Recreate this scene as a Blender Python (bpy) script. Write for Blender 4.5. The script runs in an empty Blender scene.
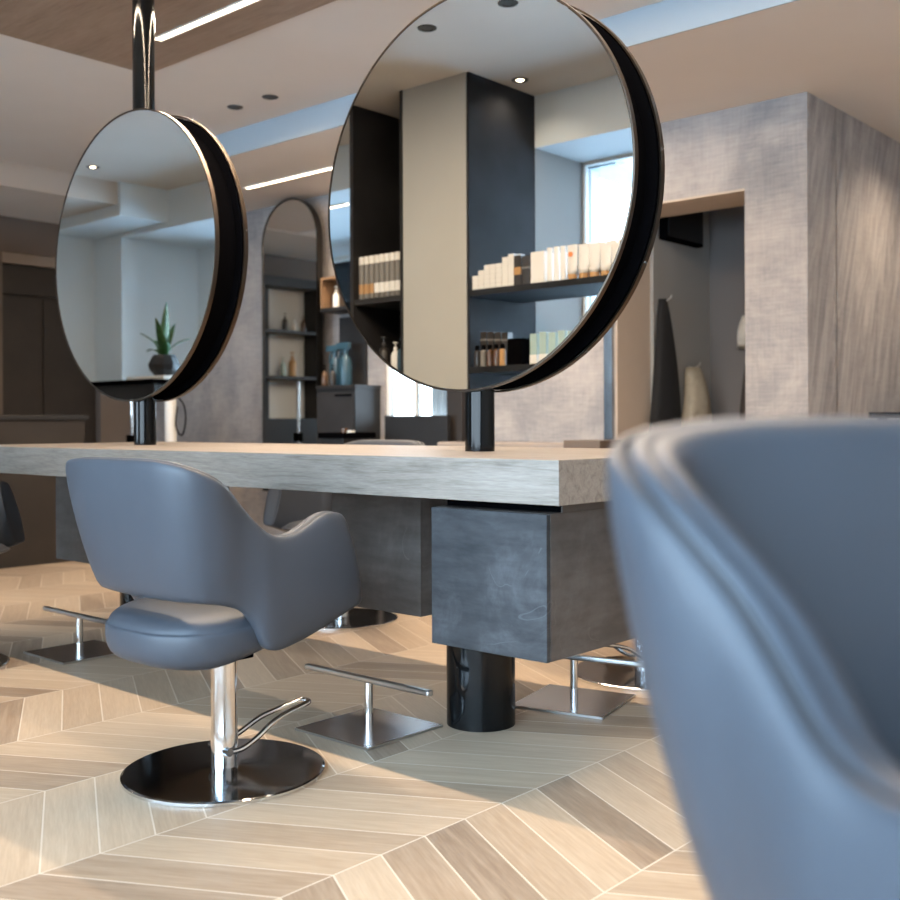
import bpy, bmesh, math, random
from mathutils import Vector, Matrix
random.seed(7)
sc = bpy.context.scene
COL = sc.collection
PI = math.pi

# ---------------------------------------------------------------- camera
cam = bpy.data.cameras.new('camera'); camo = bpy.data.objects.new('camera', cam); COL.objects.link(camo)
sc.camera = camo
CX, CY, CH = 1.5316, -2.1231, 0.968
PSI, ROLL = math.radians(41.594), -0.0042
fw = Vector((-math.sin(PSI), math.cos(PSI), 0)); rt = Vector((math.cos(PSI), math.sin(PSI), 0)); up = Vector((0, 0, 1))
c_, s_ = math.cos(ROLL), math.sin(ROLL)
rx = rt*c_ + up*s_; ry = up*c_ - rt*s_
camo.matrix_world = Matrix(((rx.x, ry.x, -fw.x, CX), (rx.y, ry.y, -fw.y, CY), (rx.z, ry.z, -fw.z, CH), (0, 0, 0, 1)))
cam.sensor_width = 36; cam.lens = 42.82
cam.shift_y = -27.33/900
cam.clip_start = 0.02
cam.dof.use_dof = True; cam.dof.focus_distance = 3.15; cam.dof.aperture_fstop = 3.2

# ---------------------------------------------------------------- world, lights, exposure
vs = sc.view_settings
vs.view_transform = 'Standard'; vs.look = 'None'; vs.gamma = 1.0; vs.use_curve_mapping = False
vs.exposure = 0.08
w = bpy.data.worlds.new('sky'); sc.world = w; w.use_nodes = True
nt = w.node_tree; bg = nt.nodes['Background']
tc = nt.nodes.new('ShaderNodeTexCoord'); sx = nt.nodes.new('ShaderNodeSeparateXYZ'); cr = nt.nodes.new('ShaderNodeValToRGB')
nt.links.new(tc.outputs['Generated'], sx.inputs[0]); nt.links.new(sx.outputs[2], cr.inputs[0]); nt.links.new(cr.outputs[0], bg.inputs[0])
cr.color_ramp.elements[0].color = (.54, .63, .73, 1); cr.color_ramp.elements[1].position = .6; cr.color_ramp.elements[1].color = (.52, .75, 1, 1)
bg.inputs[1].default_value = 20
sc.cycles.use_denoising = True
sc.cycles.max_bounces = 8; sc.cycles.glossy_bounces = 6; sc.cycles.diffuse_bounces = 4
sc.cycles.sample_clamp_indirect = 6
sc.cycles.caustics_reflective = False; sc.cycles.caustics_refractive = False

def area(name, loc, rot, sx_, sy_, power, color, spread=None, portal=False):
    l = bpy.data.lights.new(name, 'AREA'); l.shape = 'RECTANGLE'; l.size = sx_; l.size_y = sy_; l.energy = power; l.color = color
    if spread: l.spread = spread
    if portal: l.cycles.is_portal = True
    o = bpy.data.objects.new(name, l); COL.objects.link(o); o.location = loc; o.rotation_euler = rot; return o
WARM = (1.0, .79, .58)
# portals in the two street windows (they guide the sky light, they add none)
area('window_portal', (.42, -2.74, 1.43), (PI/2, 0, 0), 5.68, 2.38, 1, (1, 1, 1), portal=True)
area('window_portal', (-5.02, -3.82, 1.4), (PI/2, 0, 0), 2.9, 2.25, 1, (1, 1, 1), portal=True)
area('window_portal', (-3.92, 3.64, 1.6), (-PI/2, 0, 0), .6, 1.2, 1, (1, 1, 1), portal=True)
# light of the ceiling strips (each sits just under its strip)
area('strip_light_near', (-1.14, .02, 2.955), (0, 0, 0), 4.28, .03, 128, WARM)
area('strip_light_rear', (-1.14, 1.03, 2.955), (0, 0, 0), 4.28, .03, 128, WARM)
area('strip_light_wall', (-3.6, 3.05, 2.785), (0, 0, 0), 3.1, .03, 58, WARM)

# ---------------------------------------------------------------- materials
M = {}
def new(name):
    m = bpy.data.materials.new(name); m.use_nodes = True; M[name] = m
    return m, m.node_tree, m.node_tree.nodes['Principled BSDF']
def plain(name, col, rough=.5, metal=0, var=.0, scale=8, emit=None, es=0, bump=0, coat=0, spec=None):
    m, t, b = new(name)
    b.inputs['Roughness'].default_value = rough; b.inputs['Metallic'].default_value = metal
    if coat: b.inputs['Coat Weight'].default_value = coat; b.inputs['Coat Roughness'].default_value = .1
    if spec is not None: b.inputs['Specular IOR Level'].default_value = spec
    t1 = t.nodes.new('ShaderNodeTexCoord'); n = t.nodes.new('ShaderNodeTexNoise'); n.inputs['Scale'].default_value = scale; n.inputs['Detail'].default_value = 5
    t.links.new(t1.outputs['Object'], n.inputs['Vector'])
    r = t.nodes.new('ShaderNodeValToRGB'); r.color_ramp.elements[0].position = .3; r.color_ramp.elements[1].position = .7
    r.color_ramp.elements[0].color = tuple(c*(1-var) for c in col)+(1,); r.color_ramp.elements[1].color = tuple(min(1, c*(1+var)) for c in col)+(1,)
    t.links.new(n.outputs[0], r.inputs[0]); t.links.new(r.outputs[0], b.inputs['Base Color'])
    if bump:
        bp = t.nodes.new('ShaderNodeBump'); bp.inputs['Strength'].default_value = bump; bp.inputs['Distance'].default_value = .002
        n2 = t.nodes.new('ShaderNodeTexNoise'); n2.inputs['Scale'].default_value = 260; t.links.new(t1.outputs['Object'], n2.inputs['Vector'])
        t.links.new(n2.outputs[0], bp.inputs['Height']); t.links.new(bp.outputs[0], b.inputs['Normal'])
    if emit: b.inputs['Emission Color'].default_value = emit+(1,); b.inputs['Emission Strength'].default_value = es
    return m
plain('leather', (.048, .054, .066), .46, var=.06, scale=5, bump=.12, spec=.38)
plain('leather_seam', (.030, .030, .033), .6)
plain('chrome', (.78, .78, .78), .12, 1)
plain('steel', (.55, .55, .54), .28, 1, var=.05)
plain('dark_steel', (.30, .30, .31), .12, 1, var=.15, scale=6)
plain('brushed_plate', (.42, .42, .43), .24, 1, var=.06)
plain('gloss_black', (.003, .0035, .004), .10, 0, spec=.25)
plain('matte_black', (.002, .002, .0025), .7, spec=.0)
plain('frame_dark', (.05, .045, .04), .35, 1)
plain('bronze', (.10, .078, .062), .30, 1)
plain('mirror', (.86, .88, .88), .0, 1)
plain('ceiling_white', (.68, .62, .56), .8, var=.02, scale=2)
plain('wall_white', (.66, .68, .68), .8, var=.02, scale=2)
plain('column_paint', (.40, .405, .385), .7, var=.03, scale=2)
plain('taupe_wall', (.17, .14, .12), .8, var=.05, scale=2)
plain('beige_paint', (.52, .42, .33), .7, var=.02)
plain('dark_panel', (.022, .021, .022), .5, var=.35, scale=3)
plain('dark_blue_panel', (.016, .018, .022), .7, var=.4, scale=3, spec=.12)
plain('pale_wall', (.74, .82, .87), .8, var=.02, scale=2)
plain('step_daylight_tint', (.36, .42, .47), .8)  # bluish daylight on the ceiling step, put into its colour
plain('recess_grey', (.27, .27, .27), .8)
plain('dark_brown', (.020, .015, .012), .55, var=.25, scale=4)
plain('charcoal', (.010, .010, .011), .5, var=.1)
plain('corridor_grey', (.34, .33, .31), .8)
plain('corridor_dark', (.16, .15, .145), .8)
plain('coat_black', (.008, .008, .009), .9, bump=.4)
plain('coat_brown', (.05, .04, .036), .9, bump=.4)
plain('canvas', (.42, .36, .27), .9, var=.1, scale=20, bump=.5)
plain('towel', (.72, .68, .60), .95, var=.08, scale=40, bump=.8)
plain('strip_emit', (1, 1, 1), .5, emit=(1, .80, .58), es=8)
plain('lamp_emit', (1, 1, 1), .5, emit=(1, .82, .6), es=9)
plain('lamp_off', (.05, .045, .04), .4, 0)
plain('white_plastic', (.78, .77, .73), .4)
plain('cream_box', (.80, .80, .78), .5, var=.03, scale=12)
plain('grey_box', (.17, .165, .155), .5)
plain('orange', (.75, .25, .08), .5)
plain('gold_brown', (.42, .24, .10), .4)
plain('tube_white', (.84, .84, .83), .35)
plain('dark_box', (.025, .022, .020), .35)
plain('mint', (.35, .48, .47), .35, var=.1)
plain('blue_bottle', (.03, .08, .12), .3)
plain('amber', (.09, .045, .02), .2)
plain('red', (.75, .05, .05), .5)
plain('leaf', (.03, .10, .025), .45, var=.4, scale=30)
plain('pot', (.018, .018, .02), .35)
plain('niche_wood', (.22, .13, .07), .5, var=.2)
plain('canopy', (.40, .44, .47), .6)
plain('street', (.55, .58, .60), .8)
plain('facade', (.68, .70, .72), .8)
plain('curtain', (.75, .78, .80), .8)
plain('bench_end', (.13, .095, .07), .5)
plain('taupe_front', (.30, .255, .22), .5, var=.05)

def glass(name):
    m, t, b = new(name)
    out = t.nodes['Material Output']; tr = t.nodes.new('ShaderNodeBsdfTransparent'); tr.inputs[0].default_value = (.93, .96, .97, 1)
    gl = t.nodes.new('ShaderNodeBsdfGlossy'); gl.inputs['Roughness'].default_value = 0.02
    mx = t.nodes.new('ShaderNodeMixShader'); fr = t.nodes.new('ShaderNodeFresnel'); fr.inputs[0].default_value = 1.4
    t.links.new(fr.outputs[0], mx.inputs[0]); t.links.new(tr.outputs[0], mx.inputs[1]); t.links.new(gl.outputs[0], mx.inputs[2]); t.links.new(mx.outputs[0], out.inputs[0])
glass('pane')

class NB:
    """small node building helper"""
    def __init__(s, t): s.t = t
    def n(s, kind, **k):
        o = s.t.nodes.new(kind)
        for a, b in k.items(): setattr(o, a, b)
        return o
    def m(s, op, a, b=None, c=None):
        o = s.t.nodes.new('ShaderNodeMath'); o.operation = op
        for i, v in enumerate((a, b, c)):
            if v is None: continue
            if isinstance(v, (int, float)): o.inputs[i].default_value = v
            else: s.t.links.new(v, o.inputs[i])
        return o.outputs[0]
    def ramp(s, fac, stops, interp='LINEAR'):
        o = s.t.nodes.new('ShaderNodeValToRGB'); o.color_ramp.interpolation = interp; e = o.color_ramp.elements
        while len(e) < len(stops): e.new(.5)
        for i, (p, c) in enumerate(stops): e[i].position = p; e[i].color = tuple(c)+(1,)
        s.t.links.new(fac, o.inputs[0]); return o.outputs[0]
    def comb(s, x, y, z):
        o = s.t.nodes.new('ShaderNodeCombineXYZ')
        for i, v in enumerate((x, y, z)):
            if isinstance(v, (int, float)): o.inputs[i].default_value = v
            else: s.t.links.new(v, o.inputs[i])
        return o.outputs[0]
    def noise(s, vec, scale, detail=4, rough=.5, dist=0):
        o = s.t.nodes.new('ShaderNodeTexNoise'); o.inputs['Scale'].default_value = scale; o.inputs['Detail'].default_value = detail
        o.inputs['Roughness'].default_value = rough; o.inputs['Distortion'].default_value = dist
        s.t.links.new(vec, o.inputs['Vector']); return o.outputs[0]
    def mix(s, f, a, b, mode='MIX'):
        o = s.t.nodes.new('ShaderNodeMix'); o.data_type = 'RGBA'; o.blend_type = mode
        for i, v in ((0, f), (6, a), (7, b)):
            if isinstance(v, (int, float)): o.inputs[i].default_value = v
            elif isinstance(v, tuple): o.inputs[i].default_value = v+(1,)
            else: s.t.links.new(v, o.inputs[i])
        return o.outputs[2]
    def xyz(s):
        tc = s.t.nodes.new('ShaderNodeTexCoord'); sp = s.t.nodes.new('ShaderNodeSeparateXYZ'); s.t.links.new(tc.outputs['Object'], sp.inputs[0])
        return tc.outputs['Object'], sp.outputs[0], sp.outputs[1], sp.outputs[2]

# chevron tiled floor
m, t, b = new('chevron_floor'); N = NB(t); P, x, y, z = N.xyz()
WC, BW, SL = .484, .144, .55
xr = N.m('DIVIDE', N.m('ADD', x, .18), WC)
colid = N.m('FLOOR', xr)
par = N.m('FLOORED_MODULO', colid, 2.0)
fx = N.m('SUBTRACT', xr, colid)
dist = N.m('MULTIPLY', N.m('ADD', N.m('MULTIPLY', par, N.m('SUBTRACT', 1.0, fx)), N.m('MULTIPLY', N.m('SUBTRACT', 1.0, par), fx)), WC)
v = N.m('DIVIDE', N.m('ADD', N.m('ADD', y, .002), N.m('MULTIPLY', dist, SL)), BW)
bid = N.m('FLOOR', v); fv = N.m('SUBTRACT', v, bid)
wn = N.n('ShaderNodeTexWhiteNoise'); wn.noise_dimensions = '3D'; t.links.new(N.comb(colid, bid, 3.7), wn.inputs[0]); rnd = wn.outputs[0]
sgn = N.m('SUBTRACT', N.m('MULTIPLY', par, 2.0), 1.0)
along = N.m('ADD', N.m('MULTIPLY', x, .876), N.m('MULTIPLY', N.m('MULTIPLY', y, sgn), .482))
grain_v = N.comb(N.m('MULTIPLY', along, 1.6), N.m('MULTIPLY', v, 2.6), N.m('MULTIPLY', rnd, 37.0))
g1 = N.noise(grain_v, 1.6, 6, .6, .6); g2 = N.noise(grain_v, 7, 5, .6)
base = N.ramp(rnd, [(0, (.20, .135, .09)), (.2, (.33, .23, .15)), (.45, (.46, .335, .22)), (.75, (.58, .445, .31)), (1, (.38, .275, .185))])
c1 = N.mix(N.m('MULTIPLY', g1, .5), base, N.ramp(g1, [(.3, (.20, .13, .08)), (.7, (.60, .47, .34))]))
c2 = N.mix(.22, c1, N.ramp(g2, [(.35, (.18, .13, .09)), (.65, (.48, .40, .31))]))
ev = N.m('LESS_THAN', N.m('MINIMUM', fv, N.m('SUBTRACT', 1.0, fv)), .016)
ex = N.m('LESS_THAN', N.m('MINIMUM', fx, N.m('SUBTRACT', 1.0, fx)), .0042)
gr = N.m('MAXIMUM', ev, ex)
t.links.new(N.mix(gr, c2, (.64, .55, .44)), b.inputs['Base Color'])
t.links.new(N.m('ADD', .36, N.m('MULTIPLY', g2, .2)), b.inputs['Roughness'])
bp = N.n('ShaderNodeBump'); bp.inputs['Strength'].default_value = .25; bp.inputs['Distance'].default_value = .002
t.links.new(N.m('SUBTRACT', N.m('MULTIPLY', g2, .3), gr), bp.inputs['Height']); t.links.new(bp.outputs[0], b.inputs['Normal'])

def wood(name, dark, mid, light, rough=.5, sc_=(1.2, 14, 14), knots=True):
    m, t, b = new(name); N = NB(t); P, x, y, z = N.xyz()
    vv = N.comb(N.m('MULTIPLY', x, sc_[0]), N.m('MULTIPLY', y, sc_[1]), N.m('MULTIPLY', z, sc_[2]))
    a = N.noise(vv, 1.3, 7, .62, 1.1); f = N.noise(vv, 9, 4, .6, .2)
    c = N.ramp(a, [(.28, dark), (.48, mid), (.72, light)])
    c = N.mix(.35, c, N.ramp(f, [(.3, dark), (.7, light)]))
    t.links.new(c, b.inputs['Base Color']); b.inputs['Roughness'].default_value = rough; b.inputs['Specular IOR Level'].default_value = .3
wood('table_oak', (.11, .088, .072), (.23, .195, .162), (.31, .27, .232), .5, (2.2, 34, 34))
wood('raft_wood', (.22, .145, .10), (.31, .215, .15), (.38, .27, .195), .55, (1.0, 7, 7))

def slate(name, dark, mid, light, rough=.45):
    m, t, b = new(name); N = NB(t); P, x, y, z = N.xyz()
    a = N.noise(P, 4.2, 9, .70, .5); h = N.comb(N.m('MULTIPLY', x, 3), N.m('MULTIPLY', y, 3), N.m('MULTIPLY', z, 14))
    s2 = N.noise(h, 2.2, 5, .6)
    c = N.ramp(a, [(.3, dark), (.52, mid), (.72, light)])
    c = N.mix(.3, c, N.ramp(s2, [(.35, dark), (.65, light)]))
    r = N.noise(P, 3.2, 2, .4, 1.2)
    crack = N.m('LESS_THAN', N.m('ABSOLUTE', N.m('SUBTRACT', r, .5)), .0028)
    msk = N.m('GREATER_THAN', N.noise(P, 4, 2), .56)
    c = N.mix(N.m('MULTIPLY', N.m('MULTIPLY', crack, msk), .55), c, light)
    t.links.new(c, b.inputs['Base Color']); b.inputs['Roughness'].default_value = rough; b.inputs['Specular IOR Level'].default_value = .25
slate('slate', (.014, .015, .017), (.027, .029, .032), (.078, .081, .087), .55)
slate('slate_side', (.045, .038, .034), (.078, .068, .062), (.12, .108, .10))

def paper(name, stops, vertical=False):
    m, t, b = new(name); N = NB(t); P, x, y, z = N.xyz()
    a = N.noise(P, 1.7, 7, .68, .5)
    h = N.comb(N.m('MULTIPLY', x, 6), N.m('MULTIPLY', y, 6), N.m('MULTIPLY', z, 60)); hh = N.noise(h, 1.2, 4, .6)
    vv = N.comb(N.m('MULTIPLY', x, 50), N.m('MULTIPLY', y, 50), N.m('MULTIPLY', z, 4)); vn = N.noise(vv, 1.2, 4, .6)
    c = N.ramp(a, stops)
    lo, hi = stops[0][1], stops[-1][1]
    c = N.mix(.22, c, N.ramp(hh, [(.35, lo), (.65, hi)]))
    c = N.mix(.15, c, N.ramp(vn, [(.35, lo), (.65, hi)]))
    if vertical:   # large brushed strokes that lean as they rise
        yy = N.m('SUBTRACT', y, N.m('MULTIPLY', z, .30))
        s = N.noise(N.comb(0.0, N.m('MULTIPLY', yy, 7), N.m('MULTIPLY', z, 1.0)), 1.3, 8, .68, 1.2)
        c = N.mix(.42, c, N.ramp(s, [(.34, (.15, .15, .16)), (.47, (.33, .305, .295)), (.62, (.60, .56, .53))]))
    t.links.new(c, b.inputs['Base Color']); b.inputs['Roughness'].default_value = .75
paper('wall_mural', [(.32, (.17, .17, .185)), (.45, (.26, .25, .255)), (.56, (.38, .35, .335)), (.70, (.46, .42, .395))])
paper('wall_mural_brushed', [(.30, (.20, .19, .195)), (.45, (.29, .27, .265)), (.58, (.40, .365, .345)), (.72, (.47, .435, .41))], True)

ORD = ['first', 'second', 'third', 'fourth', 'fifth', 'sixth', 'seventh', 'eighth', 'ninth', 'tenth']
# ---------------------------------------------------------------- mesh helpers
def obj(name, bm, mat, parent=None, smooth=False, sub=0, bevel=0, autos=False):
    me = bpy.data.meshes.new(name); bmesh.ops.recalc_face_normals(bm, faces=bm.faces); bm.to_mesh(me); bm.free()
    me.materials.append(M[mat]); o = bpy.data.objects.new(name, me); COL.objects.link(o)
    if parent: o.parent = parent
    if bevel:
        b = o.modifiers.new('bevel', 'BEVEL'); b.width = bevel; b.segments = 2; b.limit_method = 'ANGLE'; b.angle_limit = .7
    if sub:
        s = o.modifiers.new('sub', 'SUBSURF'); s.levels = sub; s.render_levels = sub
    if smooth or autos:
        for p in me.polygons: p.use_smooth = True
    if autos:
        me.set_sharp_from_angle(angle=math.radians(35))
    return o
def tag(o, label=None, cat=None, group=None, kind=None):
    if label: o['label'] = label
    if cat: o['category'] = cat
    if group: o['group'] = group
    if kind: o['kind'] = kind
    return o
def thing(name, label, cat, loc=(0, 0, 0), rz=0, group=None):
    o = bpy.data.objects.new(name, None); o.empty_display_size = .05; COL.objects.link(o); o.location = loc; o.rotation_euler = (0, 0, rz)
    return tag(o, label, cat, group)
def struct(o): o['kind'] = 'structure'; return o
def box(bm, x0, x1, y0, y1, z0, z1):
    v = [bm.verts.new(p) for p in ((x0, y0, z0), (x1, y0, z0), (x1, y1, z0), (x0, y1, z0), (x0, y0, z1), (x1, y0, z1), (x1, y1, z1), (x0, y1, z1))]
    for f in ((0, 3, 2, 1), (4, 5, 6, 7), (0, 1, 5, 4), (1, 2, 6, 5), (2, 3, 7, 6), (3, 0, 4, 7)): bm.faces.new([v[i] for i in f])
    return v
def B(*a):
    bm = bmesh.new()
    if isinstance(a[0], (list, tuple)):
        for q in a: box(bm, *q)
    else: box(bm, *a)
    return bm
def lathe(bm, prof, seg=32, c=(0, 0, 0), axis='z', cap=True):
    rings = []
    for r, h in prof:
        ring = []
        for i in range(seg):
            a = 2*PI*i/seg
            p = (r*math.cos(a), r*math.sin(a), h) if axis == 'z' else ((r*math.cos(a), h, r*math.sin(a)) if axis == 'y' else (h, r*math.cos(a), r*math.sin(a)))
            ring.append(bm.verts.new((p[0]+c[0], p[1]+c[1], p[2]+c[2])))
        rings.append(ring)
    for a, b in zip(rings, rings[1:]):
        for i in range(seg): bm.faces.new((a[i], a[(i+1) % seg], b[(i+1) % seg], b[i]))
    if prof[0] == prof[-1]: bmesh.ops.remove_doubles(bm, verts=rings[0]+rings[-1], dist=1e-6)
    elif cap: bm.faces.new(rings[0]); bm.faces.new(rings[-1])
def L(prof, seg=32, c=(0, 0, 0), axis='z', cap=True):
    bm = bmesh.new(); lathe(bm, prof, seg, c, axis, cap); return bm
def tube(bm, pts, r, seg=12, closed=False):
    pts = [Vector(p) for p in pts]; n = len(pts); rings = []; prev = None
    for i, p in enumerate(pts):
        if closed: d = pts[(i+1) % n]-pts[i-1]
        else: d = pts[min(i+1, n-1)]-pts[max(i-1, 0)]
        d.normalize()
        if prev is None: a = d.orthogonal().normalized()
        else: a = (prev-d*prev.dot(d)).normalized()
        prev = a; b = d.cross(a)
        rr = r[i] if isinstance(r, (list, tuple)) else r
        rings.append([bm.verts.new(p+(a*math.cos(2*PI*k/seg)+b*math.sin(2*PI*k/seg))*rr) for k in range(seg)])
    pairs = list(zip(rings, rings[1:]))+([(rings[-1], rings[0])] if closed else [])
    for a, b in pairs:
        for k in range(seg): bm.faces.new((a[k], a[(k+1) % seg], b[(k+1) % seg], b[k]))
    if not closed: bm.faces.new(rings[0]); bm.faces.new(rings[-1])
def T(pts, r, seg=12, closed=False):
    bm = bmesh.new(); tube(bm, pts, r, seg, closed); return bm
def catmull(pts, n):
    P = [pts[0]]+list(pts)+[pts[-1]]; out = []
    for i in range(1, len(P)-2):
        for k in range(n):
            u = k/n; a, b, c, d = P[i-1], P[i], P[i+1], P[i+2]
            out.append(tuple(.5*((2*b[j])+(-a[j]+c[j])*u+(2*a[j]-5*b[j]+4*c[j]-d[j])*u*u+(-a[j]+3*b[j]-3*c[j]+d[j])*u**3) for j in range(len(b))))
    out.append(tuple(pts[-1])); return out
def copy_tree(o, parent=None):
    c = o.copy(); COL.objects.link(c)
    if parent: c.parent = parent
    for ch in list(o.children): copy_tree(ch, c)
    return c

# ---------------------------------------------------------------- the room
H1, H2, HR = 2.97, 2.80, 2.65
YW, XE, YS = 3.65, -7.565, -2.25      # mural wall, end wall, street side
struct(obj('floor', B(-7.6, 3.6, -2.95, 7.1, -.1, 0), 'chevron_floor'))
struct(obj('ceiling', B((-7.6, 3.6, -2.25, 2.37, H1, H1+.1)), 'ceiling_white'))
struct(obj('step_tint_board', B(-7.4, 3.5, 2.362, 2.372, H2-.001, H1), 'step_daylight_tint'))  # thin board added to carry the painted daylight tint of the step
struct(obj('ceiling', B((-7.6, 3.6, 2.37, 7.1, H2, H1+.1)), 'ceiling_white'))
struct(obj('ceiling', B((-7.6, 3.6, -2.95, YS, HR, H1+.1)), 'pale_wall'))
# mural wall with door opening and small window
wy = YW+.4
struct(obj('wall_back', B((-7.6, -4.256, YW, YW+.1, 0, H2), (-4.256, -3.594, YW, YW+.1, 0, .95), (-4.256, -3.594, YW, YW+.1, 2.25, H2), (-3.594, -2.6, YW, YW+.1, 0, H2), (-2.6, -2.19, YW, wy, 0, H2),
                          (-2.19, -1.304, YW, wy, 2.317, H2), (-1.304, -.93, YW, wy, 0, H2)), 'wall_mural'))
struct(obj('wall_right_of_back', B(-1.30, -.929, wy, 7.0, 0, H2), 'wall_mural_brushed'))
struct(obj('wall_right_of_back', B(-.931, -.929, YW+.002, wy+.01, 0, H2), 'wall_mural_brushed'))
struct(obj('wall_passage_end', B(-1.2, 3.6, 7.0, 7.1, 0, H2), 'wall_mural'))
struct(obj('wall_right', B(3.5, 3.6, -2.95, 7.1, 0, H1), 'wall_white'))
# plain painted reveal of the doorway
struct(obj('trim_1', B((-2.19, -2.175, YW-.001, wy, 0, 2.305), (-2.175, -1.304, YW-.001, wy, 2.305, 2.317)), 'beige_paint'))
struct(obj('trim_2', B((-2.262, -2.200, YW-.022, YW-.001, 0, 2.32)), 'dark_steel'))
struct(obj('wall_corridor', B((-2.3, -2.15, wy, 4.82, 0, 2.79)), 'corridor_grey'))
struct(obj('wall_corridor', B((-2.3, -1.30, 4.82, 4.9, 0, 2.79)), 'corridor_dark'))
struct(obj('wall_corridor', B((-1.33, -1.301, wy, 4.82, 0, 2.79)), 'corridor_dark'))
# end wall on the left, soffit box above it, recessed dark doors
struct(obj('wall_left', B((XE-.15, XE, -.9, 2.262, 0, H1), (XE-.15, XE, 2.262, 3.2, 2.48, H1), (XE-.15, XE, 3.2, YW+.4, 0, H1)), 'taupe_wall'))
struct(obj('wall_left', B(XE-.15, XE, -2.95, -.9, 0, H1), 'pale_wall'))
struct(obj('ceiling', B((XE, -6.4, -1.79, YW, 2.785, H1)), 'ceiling_white'))
struct(obj('ceiling', B((XE, -6.36, YS, -1.79, 2.69, H1)), 'pale_wall'))
d = struct(obj('door_1', B((XE-.14, XE-.09, 2.262, 3.2, 0, 2.48)), 'dark_brown'))
obj('door_panel', B((XE-.09, XE-.075, 2.28, 2.66, .05, 2.1)), 'dark_brown', d, bevel=.003); obj('door_panel', B((XE-.09, XE-.075, 2.68, 3.18, .05, 2.1)), 'dark_brown', d, bevel=.003)
obj('transom', B((XE-.09, XE-.05, 2.262, 3.2, 2.12, 2.36)), 'dark_brown', d); obj('head_frame', B((XE-.14, XE-.02, 2.262, 3.2, 2.385, 2.48)), 'taupe_front', d)
# street side: pier on the left, window wall, glazing
struct(obj('wall_front', B((-3.55, -2.43, -2.95, -2.85, 0, HR), (-2.43, 3.5, -2.85, -2.75, 0, .22), (3.3, 3.5, -2.95, -2.75, .22, HR)), 'wall_white'))
struct(obj('wall_front', B((-3.42, -2.434, -2.95, YS, 0, HR)), 'recess_grey'))
struct(obj('wall_front', B((XE, -7.10, -3.95, YS, 0, HR), (-7.10, -6.5, -3.17, -3.07, 0, HR), (-6.6, -6.5, -3.95, -3.17, 0, HR), (-3.55, -3.45, -3.95, -2.95, 0, HR), (-6.5, -3.55, -3.95, -3.85, 0, .25), (-6.5, -3.55, -3.95, -3.85, 2.55, HR)), 'pale_wall'))  # includes an added, unseen bay, shaped so daylight reaches the pier
struct(obj('floor', B(-7.1, -3.5, -3.95, -2.95, -.1, 0), 'chevron_floor')); struct(obj('ceiling', B(-7.6, -3.45, -3.95, -2.95, HR, H1+.1), 'pale_wall'))
w1 = struct(obj('window_1', B((-2.43, 3.3, -2.80, -2.76, .22, .25), (-2.43, 3.3, -2.80, -2.76, 2.63, 2.65), (-2.433, -2.42, -2.80, -2.76, .25, 2.63), (3.26, 3.3, -2.80, -2.76, .25, 2.63), (-.55, -.51, -2.80, -2.76, .25, 2.63), (1.38, 1.42, -2.80, -2.76, .25, 2.63)), 'white_plastic'))
obj('glass_pane', B(-2.42, 3.26, -2.783, -2.777, .25, 2.63), 'pane', w1)
w3 = struct(obj('window_2', B((-6.5, -3.55, -3.93, -3.88, .25, .30), (-6.5, -3.55, -3.93, -3.88, 2.5, 2.55), (-6.5, -6.45, -3.93, -3.88, .3, 2.5), (-3.6, -3.55, -3.93, -3.88, .3, 2.5), (-5.05, -5.01, -3.93, -3.88, .3, 2.5)), 'white_plastic'))  # enlarged and set back into the added bay for more daylight
obj('glass_pane', B(-6.45, -3.6, -3.908, -3.902, .3, 2.5), 'pane', w3)
w4 = struct(obj('window_3', B((-4.256, -3.594, YW+.02, YW+.06, .95, .99), (-4.256, -3.594, YW+.02, YW+.06, 2.21, 2.25), (-4.256, -4.226, YW+.02, YW+.06, .99, 2.21), (-3.624, -3.594, YW+.02, YW+.06, .99, 2.21), (-3.965, -3.945, YW+.02, YW+.06, .99, 2.21)), 'white_plastic'))
obj('glass_pane', B(-4.226, -3.624, YW+.038, YW+.042, .99, 2.21), 'pane', w4)
bm = bmesh.new()       # sheer curtain strip behind the right-hand pane
for i in range(24):
    a = -3.90+.012*i; p = [bm.verts.new((a+.012*k, YW+.14+.012*math.sin((i+k)*1.3), zz)) for k, zz in ((0, 1.0), (1, 1.0), (1, 2.2), (0, 2.2))]; bm.faces.new(p)
bmesh.ops.remove_doubles(bm, verts=bm.verts, dist=1e-4)
o = obj('curtain', bm, 'curtain', smooth=True); sd = o.modifiers.new('s', 'SOLIDIFY'); sd.thickness = .002
tag(o, 'pale sheer curtain behind the small window above the dark desk screen', 'curtain')
# street outside
struct(obj('ground', B((-12, 12, -14, -3.96, -.12, -.02), (-3.44, 12, -3.96, -2.96, -.12, -.02)), 'street'))
struct(obj('ground', B((-6, -2.4, 4.06, 8, -.12, -.02)), 'street'))
# built-in unit between the street windows: column, niche and panels
struct(obj('column', B((-2.953, -2.452, YS, -1.62, 0, H1)), 'column_paint'))
struct(obj('column_panel', B((-2.452, -2.436, YS, -1.626, 0, H1)), 'dark_blue_panel'))
struct(obj('column_panel', B((-2.975, -2.953, YS, -1.615, 0, H1)), 'charcoal'))
struct(obj('niche_panel', B((-3.42, -3.39, YS, -1.62, 0, H1), (-3.39, -2.975, YS, YS+.02, 0, H1)), 'dark_panel'))
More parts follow.
